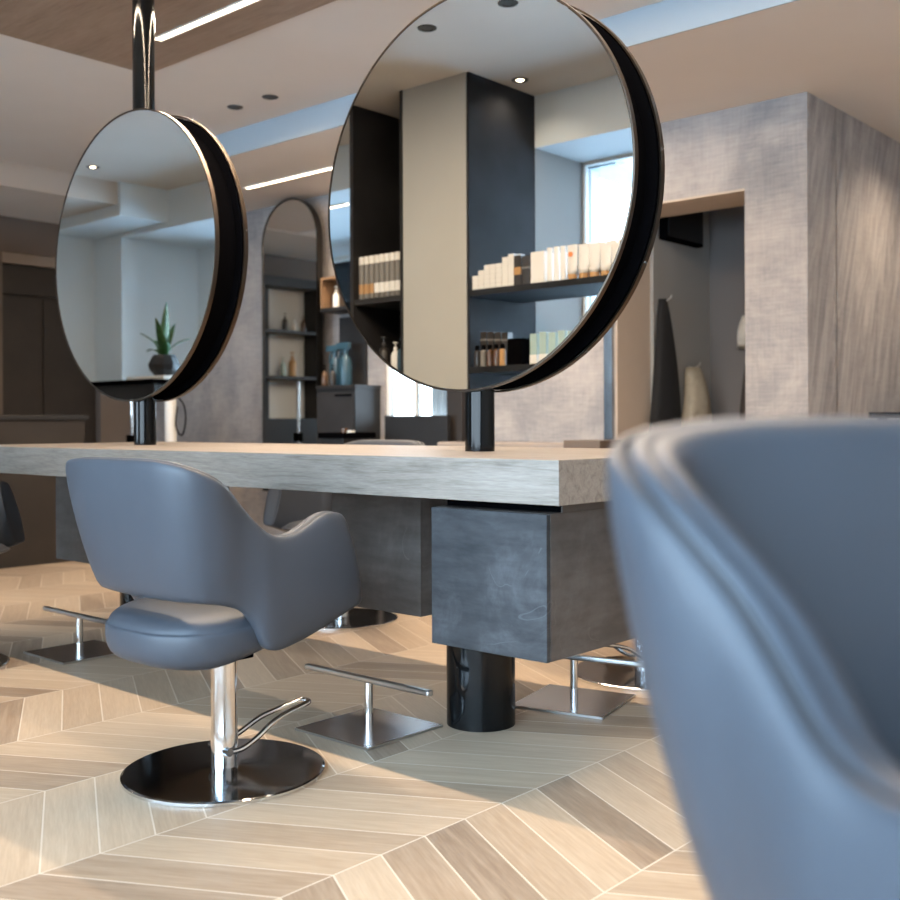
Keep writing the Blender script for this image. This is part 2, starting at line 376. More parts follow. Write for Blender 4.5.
# ceiling raft
raft = tag(obj('ceiling_raft', B(-3.81, 1.2, -.26, 1.305, 2.963, 2.99), 'raft_wood'), 'brown wood ceiling raft above the long table with two light strips', 'ceiling panel'); raft.data
def strip(name, x0, x1, yc, zc, label, grp=None):
    e = thing(name, label, 'ceiling light', ((x0+x1)/2, yc, zc), 0, grp); h = (x1-x0)/2
    obj('housing', B((-h-.01, h+.01, -.028, -.02, -.004, .02), (-h-.01, h+.01, .02, .028, -.004, .02), (-h-.01, h+.01, -.02, .02, .012, .02)), 'white_plastic', e)
    obj('diffuser', B(-h, h, -.017, .017, -.001, .012), 'strip_emit', e); return e
strip('strip_light', -3.285, 1.0, 1.03, 2.962, 'long white light strip in the wood raft, crossing the top left of the photo', 'ceiling light strips')
strip('strip_light', -3.285, 1.0, .02, 2.962, 'long white light strip along the window side of the wood raft', 'ceiling light strips')
strip('strip_light', -5.17, -2.0, 3.05, 2.795, 'white light strip in the low ceiling above the arched mirror', 'ceiling light strips')
strip('strip_light', -5.6, -4.5, -2.60, 2.645, 'white light strip in the window recess, reflected at the large mirror left edge', 'ceiling light strips')
def downlight(x, y, zc, label, on=False, power=0):
    e = thing('downlight', label, 'downlight', (x, y, zc), 0, 'recessed ceiling downlights')
    obj('trim_ring', L([(.030, .006), (.030, -.004), (.048, -.004), (.050, 0), (.050, .006), (.030, .006)], 32), 'lamp_off', e, autos=True)
    obj('lamp', L([(.0295, -.002), (.0295, .002)] if not on else [(.022, -.0035), (.022, .0)], 24), 'lamp_emit' if on else 'lamp_off', e, autos=True)
    if power:
        l = bpy.data.lights.new('downlight_beam', 'SPOT'); l.energy = power; l.color = WARM; l.spot_size = 2.5; l.spot_blend = 1.0; l.shadow_soft_size = .04
        q = bpy.data.objects.new('downlight_beam', l); COL.objects.link(q); q.location = (x, y, zc-.02)
downlight(-3.973, 2.043, H1, 'recessed downlight, left one of the pair right of the small round mirror', power=40)
downlight(-3.646, 2.06, H1, 'recessed downlight, right one of the pair right of the small round mirror', power=40)
downlight(-2.153, -.974, H1, 'unlit downlight reflected near the upper left of the large mirror')
downlight(-1.647, -.996, H1, 'unlit downlight reflected at the very top of the large mirror')
downlight(-2.311, -1.944, H1, 'lit downlight reflected beside the dark column panel', True, 10)
downlight(-6.073, -1.378, H1, 'lit downlight reflected in the small round mirror', True, 10)
downlight(-.35, 4.7, H2, 'downlight in the passage ceiling washing the brushed wall at the right', True, 70)
downlight(-.30, 6.0, H2, 'downlight deeper in the passage ceiling beyond the brushed wall', True, 50)

# ---------------------------------------------------------------- long table
tb = thing('styling_table', 'long grey oak styling table with thick edge running under both round mirrors', 'table', (0, 0, 0))
YC = .5245
obj('tabletop', B((-3.31, 0, 0, YC-.0015, .7637, .8755), (-3.31, 0, YC+.0015, 2*YC, .7637, .8755), (-3.3, -.01, YC-.0015, YC+.0015, .77, .868)), 'table_oak', tb, bevel=.0015)
for px in (-.69, -2.623):
    obj('column_leg', L([(.111, 0), (.111, .36), (.109, .362), (.05, .362), (.05, .7637)], 64, (px, YC, 0)), 'gloss_black', tb, autos=True)
def cabinet(x0, x1, y0, y1, front, label):
    e = thing('drawer_cabinet', label, 'cabinet', ((x0+x1)/2, (y0+y1)/2, .366), 0, 'slate drawer cabinets hanging under the table')
    hx_, hy_ = (x1-x0)/2, (y1-y0)/2; s = -1 if front else 1
    ya, yb = (-hy_+.018, hy_) if front else (-hy_, hy_-.018)
    obj('body', B(-hx_, hx_, ya, yb, 0, .372), 'slate_side', e, bevel=.001)
    obj('drawer_front', B((-hx_, hx_, min(s*hy_, s*(hy_-.016)), max(s*hy_, s*(hy_-.016)), 0, .371)), 'slate', e, bevel=.0012)
    obj('gap_shade', B(-hx_+.002, hx_-.004, (ya+.046 if front else yb-.05), (ya+.05 if front else yb-.046), .3725, .3970), 'matte_black', e)  # black strip paints the shade in the gap under the tabletop
    obj('top_rail', B((-hx_, hx_, ya+(.05 if front else 0), yb-(0 if front else .05), .372, .3972)), 'slate_side', e)
    return e
cabinet(-.452, -.062, .033, .50, True, 'slate drawer cabinet at the right end of the table, front face nearest')
c2 = cabinet(-1.146, -.74, .296, 1.016, False, 'slate cabinet under the table just left of the black floor column')
c4 = cabinet(-2.985, -.74-1.933, .296, 1.016, False, 'slate cabinet under the left end of the table, edge showing left of chair')

# ---------------------------------------------------------------- round mirrors on poles
def round_mirror(px, label):
    e = thing('round_mirror', label, 'mirror', (px, YC, .8755), 0, 'double sided round mirrors on black poles')
    R, zc, hd = .6346, 1.7007-.8755, .0788
    def ring(y0, y1, r0, r1): return L([(r0, y0), (r1, y0), (r1, y1), (r0, y1), (r0, y0)], 128, (0, 0, zc), 'y')
    obj('mirror_glass', L([(.01, -hd), (R-.008, -hd), (R-.008, -hd+.004), (.01, -hd+.004)], 128, (0, 0, zc), 'y'), 'mirror', e)
    obj('mirror_glass', L([(.01, hd), (R-.008, hd), (R-.008, hd-.004), (.01, hd-.004)], 128, (0, 0, zc), 'y'), 'mirror', e)
    obj('rim', ring(-hd-.002, -hd+.016, R-.006, R), 'bronze', e, autos=True)
    obj('rim', ring(hd-.018, hd+.002, R-.006, R), 'bronze', e, autos=True)
    obj('drum', L([(.3, -hd+.006), (R-.010, -hd+.006), (R-.010, -hd+.022), (R-.045, -hd+.026), (R-.045, hd-.026), (R-.010, hd-.022), (R-.010, hd-.006), (.3, hd-.006)], 128, (0, 0, zc), 'y'), 'matte_black', e, autos=True)
    for a in (5, 65, 125, 185, 245, 305, 335):
        a = math.radians(a)
        obj('screw', L([(.001, 0), (.004, 0), (.004, .003), (.001, .003)], 12, ((R+.0015)*math.cos(a), hd-.010, zc+(R+.0015)*math.sin(a)), 'y'), 'chrome', e)
    obj('lower_pole', L([(.048, 0), (.048, zc-R+.038)], 48), 'gloss_black', e, autos=True)
    obj('upper_pole', L([(.048, zc+R-.038), (.048, 2.955-.8755)], 48), 'gloss_black', e, autos=True)
    return e
round_mirror(-.69, 'large round mirror with black rim at the right, nearest on the table')
round_mirror(-2.623, 'smaller looking round mirror at the left, farther along the table')

# ---------------------------------------------------------------- salon chair
def shell_section(px, py, nx, ny, zb, zt, flare, Tk, fwd, base_z=.47):
    """closed cross-section loop; outer side first. flare pushes outward with height"""
    h = zt-zb
    def P(n, z_):
        k = max(0, (z_-zb))/.40
        bul = .010*math.sin(PI*min(1, max(0, (z_-zb)/max(h, .01))))
        off = n+flare*k+(bul if n > -.01 else 0)
        return (px+nx*off, py+ny*off-fwd*(z_-base_z), z_)
    R_ = [P(-.014, zb-.000), P(-.002, zb+.010), P(0, zb+h*.25), P(0, zb+h*.5), P(0, zb+h*.75), P(-.001, zt-.018), P(-.007, zt-.003),
          P(-.014, zt+.002), P(-.017, zt-.006), P(-.021, zt-.006), P(-.025, zt+.001), P(-.033, zt+.003), P(-.039, zt+.001), P(-.042, zt-.005), P(-.046, zt),
          P(-.055, zt-.002), P(-Tk+.003, zt-.014), P(-Tk, zt-.03), P(-Tk-.004, zb+h*.6), P(-Tk-.006, zb+h*.3), P(-Tk, zb+.012), P(-Tk+.012, zb)]
    return R_
def make_chair(label, lift=0.0, piston_rz=0):
    e = thing('salon_chair', label, 'chair', (0, 0, 0), 0, 'grey leather salon chairs')
    # half path from the back centre to the right arm front:  x, y, nx, ny, zbottom, ztop, flare, fwd
    H = [(0, -.282, 0, -1, .518, .880, .072, 0), (.09, -.281, .03, -1, .519, .880, .076, 0), (.175, -.272, .14, -.98, .520, .878, .090, 0), (.235, -.247, .48, -.88, .519, .864, .104, 0),
         (.264, -.200, .78, -.63, .512, .826, .088, 0), (.276, -.150, .90, -.42, .495, .765, .050, .02), (.285, -.112, .96, -.25, .460, .722, .036, .03), (.291, -.082, .98, -.12, .398, .696, .028, .04),
         (.296, -.045, 1, -.04, .380, .680, .022, .06), (.300, .01, 1, 0, .390, .680, .020, .10), (.303, .07, 1, .02, .408, .696, .018, .16), (.305, .135, 1, .03, .430, .720, .016, .22),
         (.305, .19, 1, .05, .448, .730, .014, .27), (.303, .232, .98, .12, .460, .726, .012, .29), (.300, .256, .9, .4, .468, .718, .010, .30)]
    H = catmull(H, 3)
    full = [(-a[0], a[1], -a[2])+a[3:] for a in reversed(H[1:])]+H
    bm = bmesh.new(); rings = []; n = len(full)
    for i, q in enumerate(full):
        l = math.hypot(q[2], q[3]) or 1
        edge = min(i, n-1-i); Tk = .068
        sec = shell_section(q[0], q[1], q[2]/l, q[3]/l, q[4], q[5], q[6], Tk, q[7])
        if edge < 4:      # round the arm's front edge off
            k = (0.70, .90, .97, 1)[edge]; cx_ = sum(p[0] for p in sec)/len(sec)
            cz = (q[4]+q[5])/2
            sec = [(cx_+(p[0]-cx_)*k, p[1], cz+(p[2]-cz)*(.94+.06*k)) for p in sec]
        rings.append([bm.verts.new(p) for p in sec])
    m_ = len(rings[0])
    for a, b2 in zip(rings, rings[1:]):
        for k in range(m_): bm.faces.new((a[k], a[(k+1) % m_], b2[(k+1) % m_], b2[k]))
    for ring in (rings[0], rings[-1]):
        cc = Vector((0, 0, 0))
        for v_ in ring: cc += v_.co
        c0 = bm.verts.new(cc/m_+Vector((0, .004, 0)))
        for k in range(m_): bm.faces.new((ring[k], ring[(k+1) % m_], c0))
    shell = obj('shell', bm, 'leather', e, smooth=True, sub=1); shell.location.z = lift
    # piping lies in the outer groove of the rim
    pts = []
    for q in full[3:-3]:
        l = math.hypot(q[2], q[3]); k = (q[5]-q[4])/.40; off = -.019+q[6]*k
        pts.append((q[0]+q[2]/l*off, q[1]+q[3]/l*off-q[7]*(q[5]-.47), q[5]-.004))
    o = obj('piping', T(pts, .0032, 6), 'leather_seam', e, smooth=True); o.location.z = lift
    # seat cushion: rounded super-ellipse pad with a seam
    bm = bmesh.new(); seg = 56; prof = [(.0, .335), (.55, .334), (.80, .338), (.93, .350), (.985, .375), (1.0, .405), (.995, .436), (.985, .4475), (.972, .4500), (.968, .4535), (.955, .464), (.90, .478), (.78, .488), (.55, .494), (.25, .496), (0, .4965)]
    rings = []
    for s_2, zz in prof:
        ring = []
        if s_2 == 0: rings.append([bm.verts.new((0, -.03, zz))]); continue
        for i in range(seg):
            a = 2*PI*i/seg; ca, sa = math.cos(a), math.sin(a); p_ = 2/2.9
            X = math.copysign(abs(ca)**p_, ca)*.256*s_2; Y = math.copysign(abs(sa)**p_, sa)*.285*s_2
            if Y < 0: X *= 1-.04*(Y/.285)**2
            ring.append(bm.verts.new((X, Y-.018, zz-.012*max(0, -Y/.285)*(zz > .44)+max(0, Y+.16)*.26*max(0, 1-(zz-.335)/.13))))
        rings.append(ring)
    for a, b2 in zip(rings, rings[1:]):
        if len(a) == 1:
            for i in range(seg): bm.faces.new((a[0], b2[i], b2[(i+1) % seg]))
        elif len(b2) == 1:
            for i in range(seg): bm.faces.new((a[i], a[(i+1) % seg], b2[0]))
        else:
            for i in range(seg): bm.faces.new((a[i], a[(i+1) % seg], b2[(i+1) % seg], b2[i]))
    o = obj('seat_cushion', bm, 'leather', e, smooth=True, sub=1); o.location.z = lift
    o = obj('seat_plate', B(-.07, .07, -.11, .05, .320, .338), 'matte_black', e, bevel=.004); o.location.z = lift
    obj('piston', L([(.0375, .012), (.0375, .118), (.0365, .121), (.0365, .33+lift)], 48), 'chrome', e, autos=True)
    obj('base_plate', L([(.02, 0), (.270, 0), (.2765, .002), (.2765, .009), (.272, .0125), (.20, .0145), (.10, .0155), (.06, .018), (.04, .020)], 96), 'dark_steel', e, autos=True)
    b_ = obj('base_edge', L([(.2762, .0015), (.2778, .0015), (.2778, .0095), (.2762, .0095), (.2762, .0015)], 96), 'chrome', e, autos=True)
    pl = []
    dx_, dy_ = .151, .989
    def at(s, off, zz): return (dx_*s-dy_*off, dy_*s+dx_*off, zz)
    left = [(-.012, -.047, .068), (.03, -.047, .070), (.08, -.044, .092), (.13, -.036, .120), (.18, -.028, .136), (.255, -.020, .152), (.268, -.009, .154)]
    rt_ = [(a, -b2, c) for a, b2, c in reversed(left)]
    path = catmull([at(*q) for q in left+rt_], 5)
    obj('pump_lever', T(path, .0078, 10), 'chrome', e, smooth=True)
    obj('lever_collar', T([at(-.012, -.055, .068), at(-.012, .055, .068)], .011, 16), 'dark_steel', e, autos=True)
    return e
chair = make_chair('grey leather salon chair on round chrome base, whole, at the left in front of table')
chair.location = (-.915, -.317, 0)
ch2 = copy_tree(chair); ch2['label'] = 'grey salon chair cut by the left photo edge, only seat corner with red tag showing'
ch2.location = (-2.84, -.30, 0); ch2.rotation_euler = (0, 0, math.radians(-48)); o = obj('red_tag', B(.24, .262, .236, .242, .52, .57), 'red', ch2)
ch3 = copy_tree(chair); ch3['label'] = 'grey salon chair behind the table, seen under the tabletop left of the slate cabinet'
ch3.location = (-2.37, 1.46, 0); ch3.rotation_euler = (0, 0, PI)
ch4 = copy_tree(chair); ch4['label'] = 'salon chair behind the table at the right, only its chrome base ring showing'
ch4.location = (-.64, 1.44, 0); ch4.rotation_euler = (0, 0, PI)
fg = make_chair('large blurred blue grey salon chair in the foreground at the right', lift=.09)
ctr = Vector((CX, CY, 0))+fw*.668+rt*.514; face = -fw*math.cos(math.radians(28))+rt*math.sin(math.radians(28))
fg.location = ctr; fg.rotation_euler = (0, 0, math.atan2(-face.x, face.y))

# ---------------------------------------------------------------- footrests
def footrest(x, y, label, rz=0):
    e = thing('footrest', label, 'footrest', (x, y, 0), rz, 'steel footrests in front of the chairs')
    obj('base_plate', B(-.164, .164, -.164, .164, 0, .008), 'brushed_plate', e, bevel=.002)
    obj('plate_border', B((-.1655, .1655, -.1655, -.164, .0005, .0075), (.164, .1655, -.164, .164, .0005, .0075), (-.1655, -.164, -.164, .164, .0005, .0075), (-.1655, .1655, .164, .1655, .0005, .0075)), 'steel', e)
    obj('post', L([(.0135, .008), (.0135, .147)], 24), 'chrome', e, autos=True)
    obj('foot_bar', B(-.297, .268, -.013, .013, .146, .164), 'steel', e, bevel=.006)
    return e
footrest(-.915, .24, 'steel T shaped footrest on square plate between salon chair and floor column')
footrest(-2.66, .228, 'steel T shaped footrest on dark plate at the left, behind the chair seat')
footrest(-.61, .93, 'steel T shaped footrest behind the black floor column, below the right cabinet', math.radians(13))

# ---------------------------------------------------------------- back of the room
def arched(x0, x1, ztop, yc, label):
    cx_, hw = (x0+x1)/2, (x1-x0)/2; e = thing('arched_mirror', label, 'mirror', (cx_, yc, 0))
    def outline(s, zb): r = hw-s; return [(-r, zb)]+[(-r*math.cos(PI*i/32), ztop-hw+r*math.sin(PI*i/32)) for i in range(33)]+[(r, zb)]
    bm = bmesh.new(); f0 = [bm.verts.new((a, .0, b2)) for a, b2 in outline(.011, .42)]; f1 = [bm.verts.new((a, .012, b2)) for a, b2 in outline(.011, .42)]
    bm.faces.new(f0); bm.faces.new(f1)
    for i in range(len(f0)): j = (i+1) % len(f0); bm.faces.new((f0[i], f0[j], f1[j], f1[i]))
    obj('mirror_glass', bm, 'mirror', e)
    bm = bmesh.new(); n = len(outline(0, .4)); R4 = []
    for s, yy in ((0, -.006), (.011, -.006), (.011, .05), (0, .05)): R4.append([bm.verts.new((a, yy, b2)) for a, b2 in outline(s, .409+s)])
    for i in range(n):
        j = (i+1) % n
        for k in range(4): l_ = (k+1) % 4; bm.faces.new((R4[k][i], R4[k][j], R4[l_][j], R4[l_][i]))
    obj('frame', bm, 'frame_dark', e); return e
arched(-5.525, -4.835, 2.785, 3.49, 'tall arched mirror with thin dark frame on the textured back wall')
cb = thing('storage_cabinet', 'dark storage cabinet right of the arched mirror holding spray bottles', 'cabinet', (-4.50, 3.50, 0))
obj('body', B(-.22, .20, -.12, .145, 0, 1.235), 'charcoal', cb, bevel=.002); obj('cabinet_top', B(-.23, .21, -.13, .145, 1.235, 1.255), 'dark_panel', cb, bevel=.002)
obj('door', B(-.21, .19, -.134, -.12, .05, 1.2), 'dark_panel', cb, bevel=.002); obj('handle', B(.0, .18, -.142, -.134, 1.17, 1.185), 'matte_black', cb)
obj('back_panel', B(-.24, .06, .128, .149, 1.255, 1.80), 'dark_panel', cb)
ws = thing('wall_shelf', 'small wood lined wall shelf box right of the arched mirror', 'shelf', (-4.56, 3.54, 1.83))
obj('shelf_board', B(-.20, .35, -.10, .108, 0, .03), 'charcoal', ws, bevel=.002); obj('wood_lining', B((-.20, .35, .09, .108, .03, .25), (-.20, -.18, -.09, .09, .03, .25), (-.20, .35, -.09, .09, .25, .27)), 'niche_wood', ws)
l = bpy.data.lights.new('shelf_lamp', 'AREA'); l.size = .12; l.energy = .25; l.color = WARM; lo = bpy.data.objects.new('shelf_lamp', l); COL.objects.link(lo); lo.location = (-4.50, 3.50, 2.07)

def bottle(name, label, cat, loc, prof, mat, cap=None, capm='matte_black', grp=None, seg=20, s=1):
    e = thing(name, label, cat, loc, 0, grp)
    obj('body', L([(r*s, h*s) for r, h in prof], seg), mat, e, autos=True)
    if cap: obj('cap', L([(r*s, h*s) for r, h in cap], seg), capm, e, autos=True)
    return e
BP = [(.001, 0), (.03, 0), (.032, .006), (.032, .11), (.025, .13), (.012, .14), (.012, .15)]
CP = [(.014, .148), (.014, .165), (.005, .167), (.005, .19), (.018, .192), (.018, .2), (.002, .2)]
bottle('pump_bottle', 'cream pump bottle on the small wall shelf', 'bottle', (-4.655, 3.52, 1.862), BP, 'white_plastic', CP, 'white_plastic', s=.85)
def spray(x, y, z, label, mat, rz=0, s=1.0):
    e = thing('spray_bottle', label, 'spray bottle', (x, y, z), rz, 'spray bottles on the storage cabinet')
    obj('body', L([(.001, 0), (.038*s, 0), (.040*s, .01), (.040*s, .13*s), (.030*s, .17*s), (.014*s, .19*s), (.014*s, .21*s)], 20), mat, e, autos=True)
    hd = obj('spray_head', B((-.075*s, .035*s, -.014*s, .014*s, .225*s, .265*s), (-.015*s, .015*s, -.012*s, .012*s, .205*s, .23*s)), mat, e, bevel=.004)
    obj('trigger', T([(-.03*s, 0, .23*s), (-.05*s, 0, .20*s), (-.055*s, 0, .15*s)], .006*s, 8), mat, hd, smooth=True)
spray(-4.53, 3.50, 1.256, 'blue spray bottle with trigger, right one on the dark cabinet', 'blue_bottle', 0, 1.25)
spray(-4.67, 3.52, 1.256, 'dark blue spray bottle with trigger, left one on the dark cabinet', 'blue_bottle', 0, 1.2)
bottle('dark_bottle', 'small dark bottle with pale label beside the spray bottles', 'bottle', (-4.59, 3.42, 1.256), BP, 'dark_box', CP, s=.8)
bottle('dark_bottle', 'small dark bottle at the left end of the cabinet top', 'bottle', (-4.68, 3.42, 1.256), BP, 'amber', CP, s=.8)

ds = thing('desk_screen', 'dark freestanding panel in front of the bright small window', 'screen', (-3.77, 3.50, 0))
obj('panel', B(-.32, .30, -.02, .02, .06, 1.02), 'charcoal', ds, bevel=.003); obj('foot', B(-.3, -.2, -.12, .12, 0, .06), 'matte_black', ds); obj('foot', B(.2, .3, -.12, .12, 0, .06), 'matte_black', ds)
tag(obj('wall_post', B(-3.545, -3.40, 3.56, 3.648, 0, 2.6), 'dark_brown', bevel=.002), 'dark brown upright post right of the small window behind the pole', 'post')
tr = thing('tool_trolley', 'low black tool trolley between storage cabinet and desk screen', 'trolley', (-4.19, 3.20, 0))
obj('body', B(-.13, .12, -.15, .15, .08, .86), 'charcoal', tr, bevel=.004); obj('tray', B((-.14, .13, -.16, .16, .86, .87), (-.14, .13, -.16, -.15, .87, .90), (-.14, .13, .15, .16, .87, .90), (-.14, -.13, -.15, .15, .87, .90), (.12, .13, -.15, .15, .87, .90)), 'matte_black', tr)
for i in (-.1, .09):
    for j in (-.12, .12): obj('caster', L([(.005, -.012), (.035, -.012), (.035, .012), (.005, .012)], 20, (i, j, .04), 'x'), 'matte_black', tr)
tag(obj('jar', L([(.001, 0), (.03, 0), (.03, .045), (.001, .045)], 20), 'white_plastic', autos=True), 'small white jar in the tray of the black trolley', 'jar').location = (-4.11, 3.16, .871)
tag(obj('jar', L([(.001, 0), (.028, 0), (.028, .06), (.001, .06)], 20), 'amber', autos=True), 'small amber jar in the tray of the black trolley', 'jar').location = (-4.20, 3.18, .871)
# low bench along the mural wall
bn = thing('wall_bench', 'low taupe bench against the pale textured wall right of the pole', 'bench', (-2.9, 3.36, 0))
obj('bench_seat', B(-.55, .52, -.01, .24, .72, .835), 'taupe_front', bn, bevel=.01); obj('end_block', B(.52, .79, -.01, .24, 0, .855), 'bench_end', bn, bevel=.004); obj('plinth', B(-.50, .52, .03, .22, 0, .72), 'dark_brown', bn)

# reception desk at the left
rd = thing('reception_desk', 'dark brown reception desk under the dark doors at the left edge', 'desk', (-5.80, .9, 0))
obj('body', B(-.30, .31, -1.2, .96, 0, 1.00), 'dark_brown', rd, bevel=.003); obj('counter_top', B(-.32, .33, -1.22, .98, 1.0, 1.032), 'charcoal', rd, bevel=.003)
# stand with cables behind the small mirror
st = thing('equipment_stand', 'white equipment stand with looped cable behind the small mirror pole', 'stand', (-5.56, 2.62, 0))
obj('post', L([(.045, .03), (.045, 1.45)], 24), 'white_plastic', st, autos=True); obj('base', L([(.01, 0), (.2, 0), (.2, .02), (.05, .035)], 32), 'white_plastic', st, autos=True)
obj('cable', T(catmull([(.05, 0, 1.2), (.14, .02, 1.12), (.20, .0, 1.0), (.15, 0, .88), (.07, 0, .95), (.06, .02, 1.1)], 6), .006, 8), 'matte_black', st, smooth=True)
st2 = thing('steel_stand', 'thin steel rod stand left of the small mirror pole', 'stand', (-6.1, 2.62, 0))
obj('rod', L([(.016, .02), (.016, 1.35)], 16), 'chrome', st2, autos=True); obj('base', L([(.01, 0), (.16, 0), (.16, .015), (.02, .03)], 32), 'steel', st2, autos=True); obj('clamp', B(-.04, .03, -.03, .03, .80, .88), 'matte_black', st2, bevel=.004)

# shelving on the end wall (seen in the arched mirror)
su = thing('shelving_unit', 'tall dark open shelving unit on the end wall, reflected in the arched mirror', 'shelving', (-7.43, 1.78, 0))
obj('dark_side_panel', B(-.125, .12, .26, .30, 0, 2.52), 'charcoal', su); obj('side_panel', B(-.125, .12, -.52, -.48, 0, 2.52), 'charcoal', su)
obj('back_panel', B(-.132, -.125, -.48, .26, 0, 2.52), 'wall_white', su); obj('dark_back', B(-.124, -.115, .02, .26, 0, 2.52), 'charcoal', su)
obj('top_board', B(-.125, .12, -.48, .26, 2.42, 2.52), 'charcoal', su); obj('base_cabinet', B(-.12, .12, -.48, .26, 0, 1.02), 'charcoal', su)
for zz in (1.44, 1.93): obj('shelf_board', B(-.11, .12, -.48, .26, zz, zz+.03), 'dark_panel', su)
for i, (yy, zz, mt, s, lb) in enumerate(((1.60, 1.961, 'amber', .8, 'dark bottle right on the upper reflected shelf'), (1.72, 1.961, 'white_plastic', .6, 'small pale bottle on the upper reflected shelf'), (1.85, 1.961, 'dark_box', .9, 'dark bottle left on the upper reflected shelf'),
                                   (1.88, 1.471, 'mint', 1.0, 'pale glass bottle on the lower reflected shelf'), (1.75, 1.471, 'gold_brown', 1.3, 'brown vase shaped bottle on the lower reflected shelf'))):
    bottle('bottle', lb, 'bottle', (-7.36, yy-.12, zz), BP, mt, CP, mt, 'bottles on the end wall shelving', s=s)

# back bar, plant and tray under the pier (seen in the small mirror)
bb = thing('back_bar', 'black back bar counter by the street side pier, reflected in the small mirror', 'counter', (-6.6, -1.90, 0))
obj('body', B(-.94, .95, -.28, .26, 0, 1.28), 'charcoal', bb, bevel=.003); obj('counter_top', B(-.95, .97, -.29, .30, 1.28, 1.315), 'matte_black', bb, bevel=.003)
pp = thing('potted_plant', 'green spiky plant in a black pot on the back bar', 'plant', (-5.90, -1.90, 1.352))
obj('pot', L([(.001, 0), (.075, 0), (.12, .05), (.13, .09), (.10, .15), (.085, .17), (.08, .165), (.08, .14), (.001, .14)], 10), 'pot', pp)
random.seed(5)
for i, (a, ln, tilt) in enumerate(((0, .46, .08), (1.2, .34, .35), (2.4, .28, .75), (3.4, .30, 1.0), (4.4, .33, .45), (5.4, .26, .9), (.5, .24, 1.05), (3.0, .22, 1.25))):
    bm = bmesh.new(); pr_ = []
    for k in range(8):
        u = k/7; r_ = ln*u; th = tilt*(.4+.6*u); wv = .040*math.sin(PI*min(1, u*.92+.08))*1.0+.001
        c = Vector((math.cos(a)*r_*math.sin(th), math.sin(a)*r_*math.sin(th), .14+r_*math.cos(th))); sd_ = Vector((-math.sin(a), math.cos(a), 0))*wv
        pr_.append([bm.verts.new(c-sd_), bm.verts.new(c+Vector((0, 0, -.006))), bm.verts.new(c+sd_)])
    for p, q in zip(pr_, pr_[1:]): bm.faces.new((p[0], p[1], q[1], q[0])); bm.faces.new((p[1], p[2], q[2], q[1]))
    lf = obj('leaf', bm, 'leaf', pp, smooth=True); s9 = lf.modifiers.new('s', 'SOLIDIFY'); s9.thickness = .003
tag(obj('tray', B(-.26, .26, -.13, .13, 0, .035), 'white_plastic', bevel=.008), 'white tray under the potted plant on the back bar', 'tray').location = (-5.98, -1.90, 1.3155)

# ---------------------------------------------------------------- shelves and goods seen in the large mirror
def shelf(x0, x1, y0, y1, z, label, mat='dark_blue_panel'):
    o = obj('shelf', B(x0, x1, y0, y1, z-.035, z), mat, bevel=.001); return tag(o, label, 'shelf')
shelf(-2.435, -.9, -2.10, -1.62, 1.722, 'upper dark shelf in front of the street window, full of white boxes and tubes')
shelf(-2.435, -.9, -2.10, -1.62, 1.285, 'lower dark shelf in front of the street window holding dark boxes')
for (z_, lb) in ((1.742, 'dark niche shelf carrying the row of tall bottles'), (1.285, 'lower dark niche shelf in shadow with few bottles')): shelf(-3.389, -2.976, YS+.025, -1.625, z_, lb, 'dark_panel')
for x_ in (-1.2,): tag(obj('shelf_upright', B(x_, x_+.03, -2.12, -2.10, 0, 1.8), 'matte_black'), 'thin black upright carrying the window shelves', 'upright')
def pack(kind, x, y, z, label, cat, grp, w_, h_, mat, band=None, bandz=(0, .2), rz=0, d_=None):
    e = thing(kind, label, cat, (x, y, z), rz, grp); d2 = (d_ or w_)/2
    obj('carton', B(-w_/2, w_/2, -d2, d2, 0, h_), mat, e, bevel=.0015)
    if band: obj('printed_band', B(-w_/2-.0006, w_/2+.0006, -d2-.0006, d2+.0006, h_*bandz[0], h_*bandz[1]), band, e)
    return e
def tubep(x, y, z, label, h_, r, mat, capm, grp, dot=False):
    e = thing('squeeze_tube', label, 'tube', (x, y, z), 0, grp)
    obj('cap', L([(.001, 0), (r, 0), (r, h_*.14), (r*.9, h_*.15)], 16), capm, e, autos=True)
    bm = bmesh.new(); rings = []
    for u in (0, .3, .6, .85, 1): rings.append([bm.verts.new((r*1.12*math.cos(2*PI*i/16)*(1+.12*u), r*1.0*math.sin(2*PI*i/16)*(1-.9*u), h_*(.15+.85*u))) for i in range(16)])
    for a, b2 in zip(rings, rings[1:]):
        for i in range(16): bm.faces.new((a[i], a[(i+1) % 16], b2[(i+1) % 16], b2[i]))
    bm.faces.new(rings[0]); bm.faces.new(rings[-1])
    obj('body', bm, mat, e, smooth=True)
    if dot: obj('dot', L([(.001, r*.62), (r*.5, r*.62), (r*.5, r*.75), (.001, r*.75)], 16, (0, 0, h_*.72), 'y'), 'orange', e)
S1, S2, YF = 1.7225, 1.2855, -1.66
G = 'white boxes stacked on the upper window shelf'
# stepped pile of small white boxes, three columns to seven high rows
steps = [(-2.405, 3), (-2.362, 4), (-2.319, 5), (-2.276, 5), (-2.233, 5)]
nm = ['leftmost', 'second', 'third', 'fourth', 'fifth']
lv = ['at the bottom', 'one up', 'two up', 'three up', 'four up']
for ci, (x_, n_) in enumerate(steps):
    for k in range(n_): pack('product_box', x_, YF+.0, S1+.027*k, 'small white box, %s column of the stepped pile, %s' % (nm[ci], lv[k]), 'box', G, .040, .0265, 'cream_box')
for i, (x_, hh) in enumerate(((-2.200, .175), (-2.155, .185))): pack('product_box', x_, YF-.07, S1, 'tall white box behind the stepped pile, %s of two' % ('left', 'right')[i], 'box', G, .042, hh, 'cream_box')
for i in range(2): pack('product_box', -2.188+.043*i, YF+.0, S1, 'white upright box at the right end of the stepped pile, %s of two' % ('left', 'right')[i], 'box', G, .040, (.165, .178)[i], 'cream_box')
